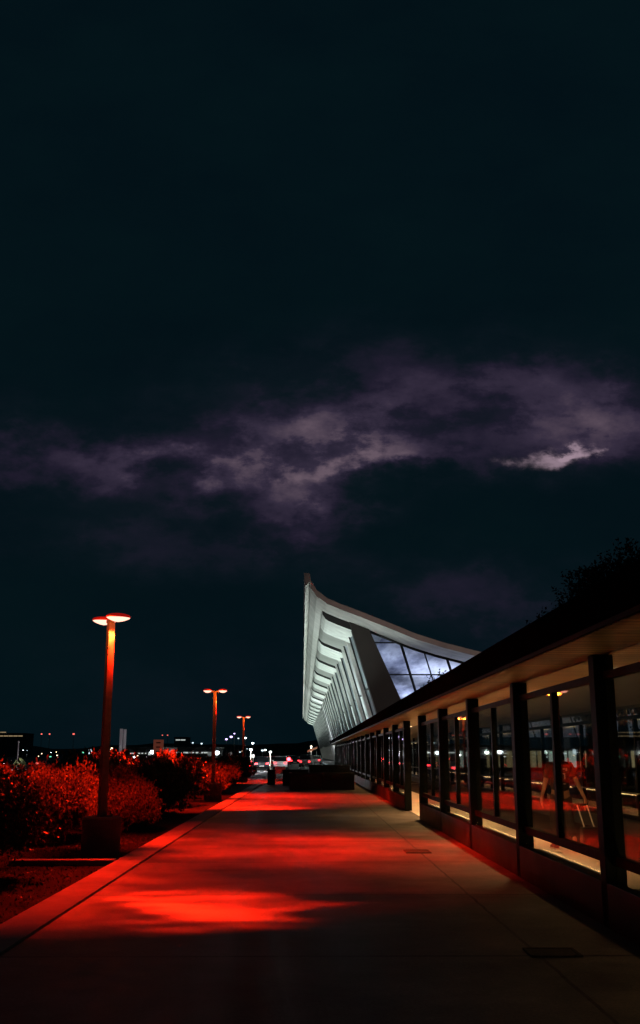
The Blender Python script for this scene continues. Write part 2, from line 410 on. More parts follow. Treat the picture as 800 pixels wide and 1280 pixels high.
# ------------------------------------------------------------------ terminal building (one thing, local axes u,s,z)
e0 = at(380, 716, 97)
tb = thing('terminal_building', 'tall airport terminal with upswept white concrete roof, leaning piers and blue lit glass end', 'airport terminal', (e0.x, 97, 0), .00494)
prof = []
for px, py in [(380, 716), (387.3, 716.6), (388.5, 725.5), (396, 737.5), (409, 747.5), (425, 754.5), (440, 760), (457, 766.6), (490, 779.6), (522, 792.6), (555, 803), (600, 814.5)]:
    p = at(px, py, 97); prof.append((p.x - e0.x, p.z))
prof += [(21, 10.5), (26, 10.1), (32, 10.3), (38, 11.2), (44, 13), (48, 14.6)]
LEN = 375.0
def top_z(u):
    for (a, za), (b, zb) in zip(prof, prof[1:]):
        if a <= u <= b: return za + (zb - za) * (u - a) / (b - a)
    return prof[-1][1]
def thick(u):
    a = u + .25; b = u + 1.3
    sl = (top_z(b) - top_z(a)) / (b - a) if b < 47 else 0
    return min(1.35, .50 * math.sqrt(1 + sl * sl))
def under(u): return top_z(u) - thick(u)
rf = bm_new(); secs = []
ss = [LEN * i / 31 for i in range(32)]
us = [u for u, z in prof]
fin = []
for a, b in zip(us, us[1:]):
    k = 2; fin += [a + (b - a) * j / k for j in range(k)]
fin.append(us[-1])
for s_ in ss:
    tp = [rf.verts.new((u, s_, top_z(u))) for u in fin]
    bt = [rf.verts.new((u + (.12 if u < .5 else 0), s_, under(u) if u > .01 else top_z(0) - 1.25)) for u in fin]
    secs.append(tp + bt[::-1])
for A, B in zip(secs, secs[1:]):
    n = len(A)
    for i in range(n): rf.faces.new((A[i], A[(i + 1) % n], B[(i + 1) % n], B[i]))
rf.faces.new(secs[0][::-1]); rf.faces.new(secs[-1])
bmesh.ops.recalc_face_normals(rf, faces=rf.faces[:])
for f in rf.faces:
    if f.normal.z < -.1: f.material_index = 1
roof = obj('roof', rf, ['roof_concrete', 'white_concrete'], tb)
# pier geometry from the first pier
pt = at(437, 777, 103); pb = at(471, 890, 103)
ut, zt = pt.x - e0.x, pt.z; ub, zb = pb.x - e0.x, pb.z
lean = (ub - ut) / (zt - zb)
def uo(z): return ut + (zt - z) * lean            # outer face of the piers
def wd(z): return 3.85 - .15 * z             # pier width across
NB = 30; S0 = 6.0; BL = 12.1
def pier_bm():
    b = bm_new(); zt_ = None
    z = 16.0
    while uo(z) > 0 and z > under(uo(z)) + .05: z -= .05
    zo = z; z = 16
    while z > under(uo(z) + wd(z)) + .05: z -= .05
    zi = z
    pts = [(uo(0), 0), (uo(0) + wd(0), 0), (uo(zi) + wd(zi), zi), (uo(zo), zo)]
    prism(b, pts, 'Y', 0, 1.5); return b, zo, zi
pbm, ZO, ZI = pier_bm()
pr = obj('pier', pbm, 'pier_shaded', tb, bevel=.06); pr.location = (0, S0, 0)  # first pier darker: its unlit near face put into the colour
mat('pier_lit', (.62, .63, .60), .75, 0, .18, .5, .2, 10)  # paler copy of the same concrete for the floodlit piers
pr2 = obj('pier', pier_bm()[0], 'pier_lit', tb, bevel=.06); pr2.location = (0, S0 + BL, 0)
for i in range(2, NB + 1):
    c = copy_tree(pr2, tb); c.location = (0, S0 + BL * i, 0)
# glazing between piers, bulging out in plan; lower storey of lit shopfront
def bay_window(m):
    b = bm_new(); cols = []
    for j in range(9):
        f = j / 8; s_ = 1.5 + (BL - 1.5) * f; d = 1.15 - 1.0 * math.sin(PI * f)
        r = []
        for z in (4.0, 7, 10, ZO - .3):
            r.append(b.verts.new((uo(z) + d, s_, z)))
        cols.append(r)
    for A, B in zip(cols, cols[1:]):
        for q in range(3): b.faces.new((A[q], B[q], B[q + 1], A[q + 1]))
    w = obj('window', b, m, tb)
    fr = bm_new()
    for j in (0, 2, 4, 6, 8):
        f = j / 8; s_ = 1.5 + (BL - 1.5) * f; d = 1.15 - 1.0 * math.sin(PI * f) - .08
        tube(fr, (uo(4) + d, s_, 4), (uo(ZO - .3) + d, s_, ZO - .3), .09, .09, 4)
    for z in (4.0, 8.2):
        for j in range(8):
            q = []
            for jj in (j, j + 1):
                f = jj / 8; q.append((uo(z) + 1.15 - math.sin(PI * f) - .06, 1.5 + (BL - 1.5) * f, z))
            tube(fr, q[0], q[1], .09, .09, 4)
    obj('window_frame', fr, 'dark_frame', w)
    return w
wa = bay_window('facade_glass'); wb = bay_window('facade_glass_pale')
for i in range(NB):
    src = wa if i % 2 == 0 else wb
    c = src if i < 2 else copy_tree(src, tb)
    c.location = (0, S0 + BL * i, 0)
sf = bm_new(); box(sf, uo(0) + 1.4, uo(0) + 1.6, 1.5, BL, .0, 3.3); sh = obj('shopfront', sf, 'lit_shop', tb)
fr = bm_new()
for q in range(7): box(fr, uo(0) + 1.3, uo(0) + 1.397, 1.5 + q * 1.5, 1.7 + q * 1.5, 0, 3.3)
box(fr, uo(0) + .4, uo(0) + 1.62, 1.5, BL, 3.303, 3.95); obj('window_frame', fr, 'dark_frame', sh)
for i in range(NB):
    c = sh if i == 0 else copy_tree(sh, tb); c.location = (0, S0 + BL * i, 0)
# raised soffit panels, alternate bays
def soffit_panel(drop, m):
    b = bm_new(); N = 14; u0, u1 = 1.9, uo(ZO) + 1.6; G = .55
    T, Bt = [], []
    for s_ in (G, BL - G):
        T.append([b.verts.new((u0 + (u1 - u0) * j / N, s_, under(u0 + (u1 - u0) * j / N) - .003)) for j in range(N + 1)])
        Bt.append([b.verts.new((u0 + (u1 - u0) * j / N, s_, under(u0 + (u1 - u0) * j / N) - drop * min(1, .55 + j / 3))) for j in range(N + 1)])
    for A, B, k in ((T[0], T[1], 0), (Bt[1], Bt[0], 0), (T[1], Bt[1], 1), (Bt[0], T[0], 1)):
        for j in range(N): b.faces.new((A[j], A[j + 1], B[j + 1], B[j])).material_index = k  # side faces dark: shade between panels painted as colour
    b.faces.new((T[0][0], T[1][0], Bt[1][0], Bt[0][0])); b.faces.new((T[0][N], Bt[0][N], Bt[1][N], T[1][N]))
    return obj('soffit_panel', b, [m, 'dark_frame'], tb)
mat('soffit_pale', (.62, .65, .61), .7, 0, .20, .8, .2, 12); mat('soffit_grey', (.24, .25, .23), .8, 0, .15, .5, .2, 12)  # pale and grey bays: alternating uplight put into the panel colour
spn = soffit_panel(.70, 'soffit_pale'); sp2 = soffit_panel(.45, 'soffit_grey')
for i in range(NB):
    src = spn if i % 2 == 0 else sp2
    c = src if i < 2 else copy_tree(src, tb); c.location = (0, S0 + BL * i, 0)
# end wall: glass with leaning mullions
u_a = uo(10) + wd(10)
b = bm_new(); N = 40; lo_, hi_ = [], []
for j in range(N + 1):
    u = uo(3.2) + 1.2 + (46.5 - uo(3.2) - 1.2) * j / N
    lo_.append(b.verts.new((u, S0 + .8, 3.2)))
    uu = max(u, 0); hi_.append(b.verts.new((u if j else u, S0 + .8, under(u) - .15)))
# left edge follows the pier
lo_[0].co = (uo(3.2) + 1.2, S0 + .8, 3.2); hi_[0].co = (uo(ZI) + 1.2, S0 + .8, under(uo(ZI) + 1.2) - .15)
for j in range(N): b.faces.new((lo_[j], lo_[j + 1], hi_[j + 1], hi_[j]))
ew = obj('end_window', b, 'hall_glass', tb)
fr = bm_new()
un = uo(3.2) + wd(3) + 1.2
q = 0
while un < 46:
    z = 3.2; top = 3.2
    while top < 17 and (un - (top - 3.2) * lean) > 0 and top < under(un - (top - 3.2) * lean) - .12: top += .05
    tube(fr, (un, S0 + .72, 3.2), (un - (top - 3.2) * lean, S0 + .72, top), .13 if q % 2 == 0 else .075, .13 if q % 2 == 0 else .075, 4)
    un += 2.1; q += 1
for z in (3.2, 6.2, 9.4, 12.6):
    u1 = 46
    while u1 > 8 and under(u1) < z + .1 and u1 > 20: u1 -= .5
    if z > 10.0:
        u1 = uo(z) + wd(z)
        while under(u1) > z + .1: u1 += .1
    tube(fr, (uo(z) + 1.3, S0 + .70, z), (u1, S0 + .70, z), .07, .07, 4)
# head member follows the soffit
for j in range(N):
    if hi_ and True:
        ua = uo(ZI) + 1.2 + (46.5 - uo(ZI) - 1.2) * j / N; ub_ = uo(ZI) + 1.2 + (46.5 - uo(ZI) - 1.2) * (j + 1) / N
        tube(fr, (ua, S0 + .7, under(ua) - .12), (ub_, S0 + .7, under(ub_) - .12), .12, .12, 4)
obj('window_frame', fr, 'dark_frame', ew)
# lower end wall with lit rooms
lw = bm_new(); box(lw, uo(0) + wd(0), 47, S0 + 1.0, S0 + 1.4, 1.95, 3.19); box(lw, uo(0) + wd(0), 47, S0 + 1.0, S0 + 1.4, 0, .35)
low = obj('end_wall', lw, 'dark_wall', tb)
for j in range(11):
    x0 = 12 + j * 3.1
    w = obj('lit_window', bx(x0, x0 + 2.7, S0 + 1.1, S0 + 1.2, .353, 1.947), 'lit_window_warm' if j % 3 != 1 else 'lit_window', tb)
    f = bm_new()
    for xx in (x0 - .2, x0 + .9, x0 + 1.8): box(f, xx, xx + .12, S0 + .98, S0 + 1.09, .353, 1.947)
    obj('window_frame', f, 'dark_frame', w)
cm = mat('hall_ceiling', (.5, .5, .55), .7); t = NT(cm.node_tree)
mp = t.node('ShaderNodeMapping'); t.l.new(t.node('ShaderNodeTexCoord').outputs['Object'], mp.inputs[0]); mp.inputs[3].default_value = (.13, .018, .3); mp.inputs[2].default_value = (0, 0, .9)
t.l.new(t.ramp(t.noise(mp.outputs[0], 2.6, 5, .6), [(.36, (.10, .11, .17)), (.50, (.42, .43, .52)), (.62, (.85, .85, .9))]), t.n['Principled BSDF'].inputs['Base Color'])  # streaks: glass reflections painted into the ceiling colour
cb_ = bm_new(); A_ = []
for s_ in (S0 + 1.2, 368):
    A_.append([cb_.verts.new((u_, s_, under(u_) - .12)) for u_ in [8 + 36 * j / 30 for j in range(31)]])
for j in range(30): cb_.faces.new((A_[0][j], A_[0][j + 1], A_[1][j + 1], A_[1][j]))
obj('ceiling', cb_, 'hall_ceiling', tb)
obj('back_wall', bx(44.5, 44.9, S0 + 2, 368, 3.2, 12.6), 'white_concrete', tb)
obj('hall_floor', bx(uo(0) + 2, 44.4, S0 + 2, 368, 2.9, 3.19), 'dark_wall', tb)
# bluish light inside the hall thrown onto the ceiling
for s_ in (22, 60, 110, 170):
    light('hall_lamp', 'AREA', (24, s_, 3.6), 4600, (.74, .80, .96), tb, rot=(PI, 0, 0), shape='RECTANGLE', size=22, size_y=20)
# floodlights on the ground in front of the piers that wash the upswept eave
fl = thing('floodlight', 'low floodlight washing the terminal eave from beside the walkway', 'floodlight', (0, 0, 0), 0, 'floodlights below the terminal eave')
bb = bx(-.25, .25, -.2, .2, 0, .28); obj('housing', bb, 'housing', fl, bevel=.02); obj('lens', bx(-.2, .2, -.15, .15, .281, .29), 'lamp_cool_dim', fl)
ca, sa = math.cos(.00494), math.sin(.00494)
def tw(u, s_, z): return Vector((e0.x + u * ca - s_ * sa, 97 + u * sa + s_ * ca, z))
ff = True
for i in range(NB):
    s_ = S0 + BL * (i + .5)
    zz = 2.99 if 97 + s_ < Y1 else -.12
    p = tw(3.5, s_, zz)
    f = fl if ff else copy_tree(fl); ff = False; f.location = p
    pw = 5000 if i % 2 == 0 else 3800
    if i < 1: pw = 3600
    l = light('flood_lamp', 'SPOT', (0, 0, .35), pw * 1.0, (.84, 1.0, .93), f, rot=(0, R(176), 0), spot_size=R(100), spot_blend=.8, shadow_soft_size=.2)
    l.rotation_euler = (R(180), R(-6), 0)
# a flood nearer the end lighting the lip and soffit of the end overhang
f = copy_tree(fl); f.location = tw(5.0, 1.5, 2.99)
for ch in list(f.children):
    if ch.type == 'LIGHT': ch.data = ch.data.copy(); ch.data.energy = 1900
ef = copy_tree(fl); ef.location = (4.6, 72, 2.99); ef['label'] = 'added unseen floodlight on the walkway roof aimed at the near end of the terminal'  # added lamp to brighten the end fascia and pier, no source known
for ch in list(ef.children):
    if ch.type == 'LIGHT':
        ch.data = ch.data.copy(); ch.data.energy = 7500; ch.data.color = (1, .80, .72); ch.data.spot_size = R(60)
        ch.rotation_euler = (Vector((10, 97, 12)) - Vector((4.6, 72, 3.3))).to_track_quat('-Z', 'Y').to_euler()
# entrance canopy lit orange at the far kerb side
p = at(391, 939, 230)
cn = thing('entrance_canopy', 'small sloping canopy lit orange at the far foot of the terminal', 'canopy', (p.x, 230, 0))
b = bm_new(); prism(b, [(-1.2, 2.0), (1.0, 2.9), (1.0, 3.35), (-1.2, 2.45)], 'Y', 0, 5); obj('roof_slab', b, 'kerb_concrete', cn)
for x in (-.9, .8): obj('post', cyl(bm_new(), (x, .4, -.1), .06, .06, 2.4), 'bronze', cn)
light('canopy_lamp', 'POINT', (-.3, -1.6, 2.0), 130, (1, .22, .08), cn, shadow_soft_size=.1)

# ------------------------------------------------------------------ red street lamps
def gobo(l, strength):
    """hand-shaped beam: brighter rim, light pools and shadow bands put into the emission"""
    l.use_nodes = True; t = NT(l.node_tree); t.n.clear()
    tcn = t.node('ShaderNodeTexCoord').outputs['Normal']; s3 = t.node('ShaderNodeSeparateXYZ'); t.l.new(tcn, s3.inputs[0])
    az = t.m('MAXIMUM', t.m('ABSOLUTE', s3.outputs[2]), .3)
    g = t.m('DIVIDE', 1.0, t.m('POWER', az, 2.6))
    pp = t.m('DIVIDE', s3.outputs[0], az); qq = t.m('DIVIDE', s3.outputs[1], az)
    cb = t.node('ShaderNodeCombineXYZ'); t.l.new(t.m('MULTIPLY', pp, .8), cb.inputs[0]); t.l.new(t.m('MULTIPLY', qq, 2.3), cb.inputs[1])
    nz = t.node('ShaderNodeTexNoise'); t.l.new(cb.outputs[0], nz.inputs['Vector']); nz.inputs['Scale'].default_value = 1.9
    nz.inputs['Detail'].default_value = 4; nz.inputs['Distortion'].default_value = .6
    nf = t.m('MULTIPLY_ADD', nz.outputs['Fac'], 6.0, -2.2, clamp=True)
    ws = t.node('ShaderNodeTexNoise'); t.l.new(cb.outputs[0], ws.inputs['Vector']); ws.inputs['Scale'].default_value = 2.2; ws.inputs['Detail'].default_value = 4
    wc_ = t.node('ShaderNodeSeparateColor'); t.l.new(ws.outputs['Color'], wc_.inputs[0])
    pp0, qq0 = pp, qq
    pp = t.m('ADD', pp, t.m('MULTIPLY', t.m('SUBTRACT', wc_.outputs[0], .5), .9)); qq = t.m('ADD', qq, t.m('MULTIPLY', t.m('SUBTRACT', wc_.outputs[1], .5), .75))
    def lobe(p0, q0, rp, rq, amp, e=1.0):
        x = t.m('DIVIDE', t.m('SUBTRACT', pp, p0), rp); y = t.m('DIVIDE', t.m('SUBTRACT', qq, q0), rq)
        r2 = t.m('ADD', t.m('MULTIPLY', x, x), t.m('MULTIPLY', y, y))
        if e != 1.0: r2 = t.m('POWER', r2, e)
        return t.m('MULTIPLY', t.m('EXPONENT', t.m('MULTIPLY', r2, -1.0)), amp)
    fine_ = t.m('MULTIPLY_ADD', nf, .88, .14)
    band = t.m('MULTIPLY', fine_, t.m('ADD', t.m('ADD', lobe(.68, -1.70, .21, .36, 1.2, 2.0), lobe(.78, .35, .95, .58, 1.15)),
               t.m('ADD', lobe(.7, .0, 1.05, 1.0, .34), lobe(-.9, .35, .85, 1.25, .95))))  # pools and dark gaps placed by hand as lobes in the beam
    band = t.m('ADD', band, lobe(.12, -.9, .16, .9, .22))
    rr_ = t.m('SQRT', t.m('ADD', t.m('MULTIPLY', pp0, pp0), t.m('MULTIPLY', qq0, qq0)))
    band = t.m('MULTIPLY', band, t.m('DIVIDE', t.m('SUBTRACT', rr_, .20), .30, clamp=True))
    em = t.node('ShaderNodeEmission'); t.put(em.inputs[1], t.m('MULTIPLY', t.m('MULTIPLY', g, t.m('ADD', band, .006)), strength))
    o = t.node('ShaderNodeOutputLight'); t.l.new(em.outputs[0], o.inputs[0])
def make_lamp(label):
    r = thing('street_lamp', label, 'street lamp', (0, 0, -.06), 0, 'twin headed red lamps along the planting bed')
    b = bm_new(); rs = [ring(b, (0, 0, z), rr, 32) for z, rr in ((-.05, .325), (.60, .325), (.63, .315), (.64, .29))]; loft(b, rs)
    obj('base', b, 'old_concrete', r, smooth=False)
    b = bm_new(); cyl(b, (0, 0, .63), .088, .075, 3.30, 4, segs=1); bmesh.ops.rotate(b, verts=b.verts[:], cent=(0, 0, 0), matrix=Matrix.Rotation(R(45), 3, 'Z'))
    pole = obj('pole', b, 'pole_paint', r)
    b = bm_new(); box(b, -.13, .13, -.13, .13, .641, .66); obj('base_plate', b, 'housing', pole)
    b = bm_new(); box(b, -.14, .14, -.03, .03, 3.93, 3.98); obj('arm', b, 'pole_paint', r)
    for sx_ in (-1, 1):
        h = bm_new(); cx = sx_ * .285
        rs = [ring(h, (cx, 0, z), rx, 24, 'Z', ry) for z, rx, ry in ((3.985, .160, .215), (4.00, .165, .225), (4.03, .15, .20), (4.05, .09, .13), (4.06, .04, .06))]; loft(h, rs)
        ho = obj('lamp_head', h, 'halo_hood', r, smooth=True)
        h = bm_new(); rs = [ring(h, (cx, 0, z), rx, 24, 'Z', ry) for z, rx, ry in ((3.915, .04, .03), (3.925, .075, .08), (3.94, .105, .13), (3.965, .135, .19), (3.984, .157, .213))]; loft(h, rs)
        obj('lens', h, 'lens_white', ho, smooth=True)
    return r
lp = make_lamp('nearest of the red street lamps, twin white heads, round concrete base by the kerb')
LAMPS = [(-3.47, 18.1, 1.0, -.95), (-3.46, 39.0, 1.0, 0.0), (-4.05, 66.5, 1.0, 0.0)]
LL = ['', 'middle red street lamp, its concrete base by the kerb among dark rounded shrubs', 'farthest and smallest red street lamp, beyond the end of the paving']
LP_POW = 4200
for i, (x, y, k, rz) in enumerate(LAMPS):
    if i == 0: l = lp
    else: l = copy_tree(lp); l['label'] = LL[i]
    l.location = (x, y, -.06); l.rotation_euler = (0, 0, rz)
    for sx_ in (-1, 1):
        s = light('lamp_beam', 'SPOT', (sx_ * .285, 0, 3.86), LP_POW * .5, (1, .013, .002), l, spot_size=R(131), spot_blend=.07, shadow_soft_size=.05)
        gobo(s.data, 1.0); s.rotation_euler = (0, 0, -rz)
    light('lamp_glow', 'POINT', Matrix.Rotation(-rz, 3, 'Z') @ Vector((0, -.42, 3.86)), 22, (1, .13, .008), l, shadow_soft_size=.04)

# stub of kerb behind the first lamp base
tag(obj('edging_stone', bx(-4.55, -2.95, 16.5, 16.72, -.06, .03), 'kerb_concrete', bevel=.01), 'short concrete edging stone lit red beside the nearest lamp base', 'edging stone')

# ------------------------------------------------------------------ planters at the end of the walkway
def planter(x0, x1, y0, y1, h, label, m='dark_concrete'):
    r = thing('planter', label, 'planter', ((x0 + x1) / 2, y0, 0), 0, 'concrete planters closing the end of the path')
    w, d = (x1 - x0) / 2, y1 - y0
    obj('shell', bx(-w, w, 0, d, 0, h - .08), m, r, bevel=.02)
    rm = bm_new()
    box(rm, -w - .03, w + .03, -.03, .1, h - .08, h); box(rm, -w - .03, w + .03, d - .1, d + .03, h - .08, h)
    box(rm, -w - .03, -w + .1, .1, d - .1, h - .08, h); box(rm, w - .1, w + .03, .1, d - .1, h - .08, h)
    obj('rim', rm, m, r, bevel=.01)
    obj('soil', bx(-w + .1, w - .1, .1, d - .1, h - .079, h - .05), 'mulch', r)
planter(-.82, .66, 49.2, 50.7, .76, 'low dark concrete planter, left of the front pair at the end of the path')
planter(.70, 2.2, 49.2, 50.7, .76, 'low dark concrete planter, right of the front pair beside the glazed wall')
planter(.1, 2.15, 52.4, 54.0, 1.08, 'taller dark planter standing behind the front pair')
planter(-1.3, .05, 56.0, 57.0, .82, 'far low planter left of the taller one, near the end kerb')
planter(-2.15, -1.75, 57.4, 57.9, .80, 'narrow upright concrete block at the left end of the path')
wc = thing('barrier', 'white slatted barrier standing in the road past the end of the path', 'barrier', (at(351, 960, 66).x, 66, -.12))
obj('panel', bx(-.36, .30, 0, .08, .55, .98), 'paint', wc); obj('panel', bx(-.40, .55, 0, .08, .05, .22), 'paint', wc)
for x in (-.33, .27): obj('leg', bx(x - .03, x + .03, .081, .13, 0, .98), 'dark_frame', wc)

# ------------------------------------------------------------------ foliage
def leaf(bm, p, d, n, L, Wd):
    s = d.cross(n).normalized() * Wd
    a = bm.verts.new(p); b = bm.verts.new(p + d * L * .5 + s); c = bm.verts.new(p + d * L); e = bm.verts.new(p + d * L * .5 - s)
    bm.faces.new((a, b, c, e))
def rv():
    while True:
        v = Vector((random.uniform(-1, 1), random.uniform(-1, 1), random.uniform(-1, 1)))
        if .05 < v.length < 1: return v.normalized()
def shrub_mesh(seed, rx, ry, h, n, L):
    random.seed(seed); b = bm_new(); tips = []
    lobes = []
    for i in range(13):
        a = random.uniform(0, 2 * PI); r = math.sqrt(random.random()) * .68
        zz = h * random.uniform(.28, .78) * (1.05 - .45 * r)
        lobes.append((Vector((rx * r * math.cos(a), ry * r * math.sin(a), zz)), random.uniform(.18, .33)))
    stems = bm_new()
    for i in range(n // 9):
        c, rr = random.choice(lobes); d = rv(); d.z = abs(d.z) * .9 - .25; d.normalize()
        rad = rr * random.uniform(.80, 1.12)
        p = c + Vector((d.x * rad * rx, d.y * rad * ry, d.z * rad * h * .95))
        if p.z < .03: p.z = random.uniform(.03, .25)
        tw_ = (d + rv() * .55 + Vector((0, 0, .35))).normalized()
        tl = random.uniform(.10, .26)
        for j in range(9):
            q = p + tw_ * tl * j / 9
            dd = (tw_ * .6 + rv() * .9).normalized()
            leaf(b, q, dd, (rv() + Vector((0, 0, .8))).normalized(), L * random.uniform(.7, 1.3), L * .24)
    for c, rr in lobes:
        base = Vector((random.uniform(-.12, .12), random.uniform(-.12, .12), 0))
        tube(stems, base, c * .5 + base * .5 + Vector((0, 0, .05)), .022, .014, 5); tube(stems, c * .5 + base * .5 + Vector((0, 0, .05)), c + Vector((0, 0, rr * h * .5)), .014, .005, 5)
    me = bpy.data.meshes.new('foliage'); b.to_mesh(me); b.free(); me.materials.append(M['hedge_leaf'])
    ms = bpy.data.meshes.new('stem'); stems.to_mesh(ms); stems.free(); ms.materials.append(M['bark'])
    return me, ms
SH = [shrub_mesh(s, 1.15, 1.15, 1.0, n, L) for s, n, L in ((11, 27000, .055), (12, 27000, .055), (13, 9000, .09), (14, 9000, .09))]
def shrub(x, y, w, h, v, label, rz=0):
    r = thing('shrub', label, 'shrub', (x, y, -.06), rz, 'shrubs in the planting bed beside the path')
    f = obj('foliage', SH[v][0], None, r); s = obj('stem', SH[v][1], None, r)
    for o in (f, s): o.scale = (w / 2.3, w / 2.3, h)
shr = [
 (-4.75, 14.5, 2.6, 1.46, 0, 'big leafy shrub at the left picture edge in the near corner of the bed'),
 (-5.3, 16.2, 2.6, 1.48, 1, 'bright red-lit shrub just left of the nearest lamp base'),
 (-7.1, 15.4, 2.6, 1.50, 0, 'shrub behind the near corner shrub at the left picture edge'),
 (-6.9, 18.6, 2.8, 1.52, 1, 'shrub in the back row level with the nearest lamp'),
 (-4.75, 20.6, 2.2, 1.50, 0, 'red-lit shrub right behind the nearest lamp pole'),
 (-4.15, 23.4, 1.9, 1.42, 1, 'dark shrub reaching the kerb past the nearest lamp'),
 (-6.6, 22.4, 2.8, 1.62, 0, 'back row shrub rising behind the one at the nearest lamp pole'),
 (-4.2, 27.5, 2.2, 1.45, 2, 'dark rounded shrub by the kerb halfway between the first two lamps'),
 (-6.4, 27.0, 3.0, 1.62, 3, 'back row shrub halfway between the first two lamps'),
 (-4.3, 31.6, 2.2, 1.50, 3, 'dark rounded shrub by the kerb before the middle lamp'),
 (-6.5, 32.5, 3.0, 1.66, 2, 'back row shrub before the middle lamp'),
 (-4.6, 36.2, 2.4, 1.66, 2, 'red-lit shrub left of the middle lamp base'),
 (-5.0, 40.6, 2.4, 1.70, 3, 'red-lit shrub right behind the middle lamp pole'),
 (-3.9, 44.6, 2.2, 1.55, 2, 'dark rounded shrub by the kerb past the middle lamp'),
 (-6.8, 38.5, 3.2, 1.72, 3, 'tall back row shrub level with the middle lamp'),
 (-6.6, 45.0, 3.2, 1.72, 2, 'back row shrub past the middle lamp'),
 (-4.1, 50.0, 2.4, 1.60, 3, 'shrub by the kerb between the middle and farthest lamps'),
 (-6.4, 52.0, 3.2, 1.66, 3, 'back row shrub between the middle and farthest lamps'),
 (-4.3, 55.6, 2.4, 1.45, 2, 'shrub by the kerb near the far corner of the path'),
 (-4.2, 61.0, 2.6, 1.45, 3, 'last shrub of the bed before the farthest lamp'),
 (-6.4, 59.5, 3.2, 1.60, 2, 'back row shrub at the far end of the bed'),
 (-8.9, 20.5, 3.0, 1.6, 1, 'outermost shrub at the left picture edge behind the back row'),
 (-8.9, 27.0, 3.2, 1.6, 2, 'outermost shrub behind the back row beyond the nearest lamp'),
]
random.seed(5)
for a in shr: shrub(*a, rz=random.uniform(0, 6.28))
# low ground cover and litter over the bed
b = bm_new(); random.seed(21)
for i in range(22000):
    x = random.uniform(-9.3, XO - .05); y = 7 + 16 * random.random() ** 1.2
    if random.random() < .5 * (x > -3.4): continue
    p = Vector((x, y, -.055)); d = (rv() + Vector((0, 0, .5))).normalized(); d.z = abs(d.z)
    leaf(b, p, d, rv(), random.uniform(.02, .06), random.uniform(.004, .010))
tag(obj('ground_cover', b, 'cover_leaf'), 'low straggly ground cover and dead leaves over the planting bed', 'ground cover', None, 'stuff')

# trees behind the walkway
def tree(x, y, h, r, n, L, label, seed, gz=-.1):
    random.seed(seed)
    t_ = thing('tree', label, 'tree', (x, y, gz), 0)
    tb_ = bm_new(); th = h * .42
    cyl(tb_, (0, 0, 0), h * .03, h * .018, th, 10, segs=3)
    cents = []
    for i in range(16):
        a = random.uniform(0, 2 * PI); rr = r * random.uniform(.2, .8); z = h * random.uniform(.45, .88)
        c = Vector((rr * math.cos(a) * (1.25 - z / h * .6), rr * math.sin(a), z)); cents.append((c, r * random.uniform(.2, .42)))
        tube(tb_, (0, 0, th * random.uniform(.7, .98)), c, h * .010, .012, 5)
    cents.append((Vector((0, 0, h * .9)), r * .32))
    obj('trunk', tb_, 'bark', t_)
    cb = bm_new()
    for i in range(n // 6):
        c, rr = random.choice(cents); d = rv(); p = c + d * rr * random.uniform(.45, 1.15) * Vector((1, 1, 1)).length / 1.6
        tw_ = (d + rv() * .6).normalized()
        for j in range(6): leaf(cb, p + tw_ * .05 * j * L / .1, (tw_ * .5 + rv()).normalized(), rv(), L * random.uniform(.7, 1.4), L * .26)
    obj('crown', cb, 'tree_leaf', t_)
tq = at(795, 692, 26); tree(tq.x, 26, tq.z + .1, 2.3, 20000, .11, 'dark leafy tree rising above the walkway roof at the right picture edge', 41)
tq = at(726, 712, 31); tree(tq.x, 31, tq.z + .1, 1.7, 15000, .11, 'lower dark tree left of the tall one above the walkway roof', 42)
tq = at(765, 700, 34); tree(tq.x, 34, tq.z + .1, 2.4, 18000, .12, 'dark tree behind the other two at the right picture edge', 43)
p = at(548, 843, 62); tree(p.x, 62, p.z + .25, 1.25, 2600, .17, 'slim treetop silhouetted against the blue lit end glass of the terminal', 44)

# ------------------------------------------------------------------ person and suitcase in the corridor
def skin(name, chains, m, parent=None, sub=2):
    vs, es, rad = [], [], []
    idx = {}
    for ch in chains:
        prev = None
        for (p, r) in ch:
            key = tuple(round(c, 4) for c in p)
            if key not in idx: idx[key] = len(vs); vs.append(p); rad.append(r)
            if prev is not None: es.append((prev, idx[key]))
            prev = idx[key]
    me = bpy.data.meshes.new(name); me.from_pydata(vs, es, []); me.materials.append(M[m])
    o = bpy.data.objects.new(name, me); COL.objects.link(o)
    if parent: o.parent = parent
    md = o.modifiers.new('skin', 'SKIN'); md.use_smooth_shade = True
    for i, sv in enumerate(me.skin_vertices[0].data):
        r = rad[i]; sv.radius = r if isinstance(r, tuple) else (r, r); sv.use_root = (i == 0)
    s = o.modifiers.new('sub', 'SUBSURF'); s.levels = sub; s.render_levels = sub
    return o
pe = thing('person', 'person in a dark printed t-shirt walking away behind the glass, pulling a small suitcase', 'person', (4.42, 18.45, .012), R(4))
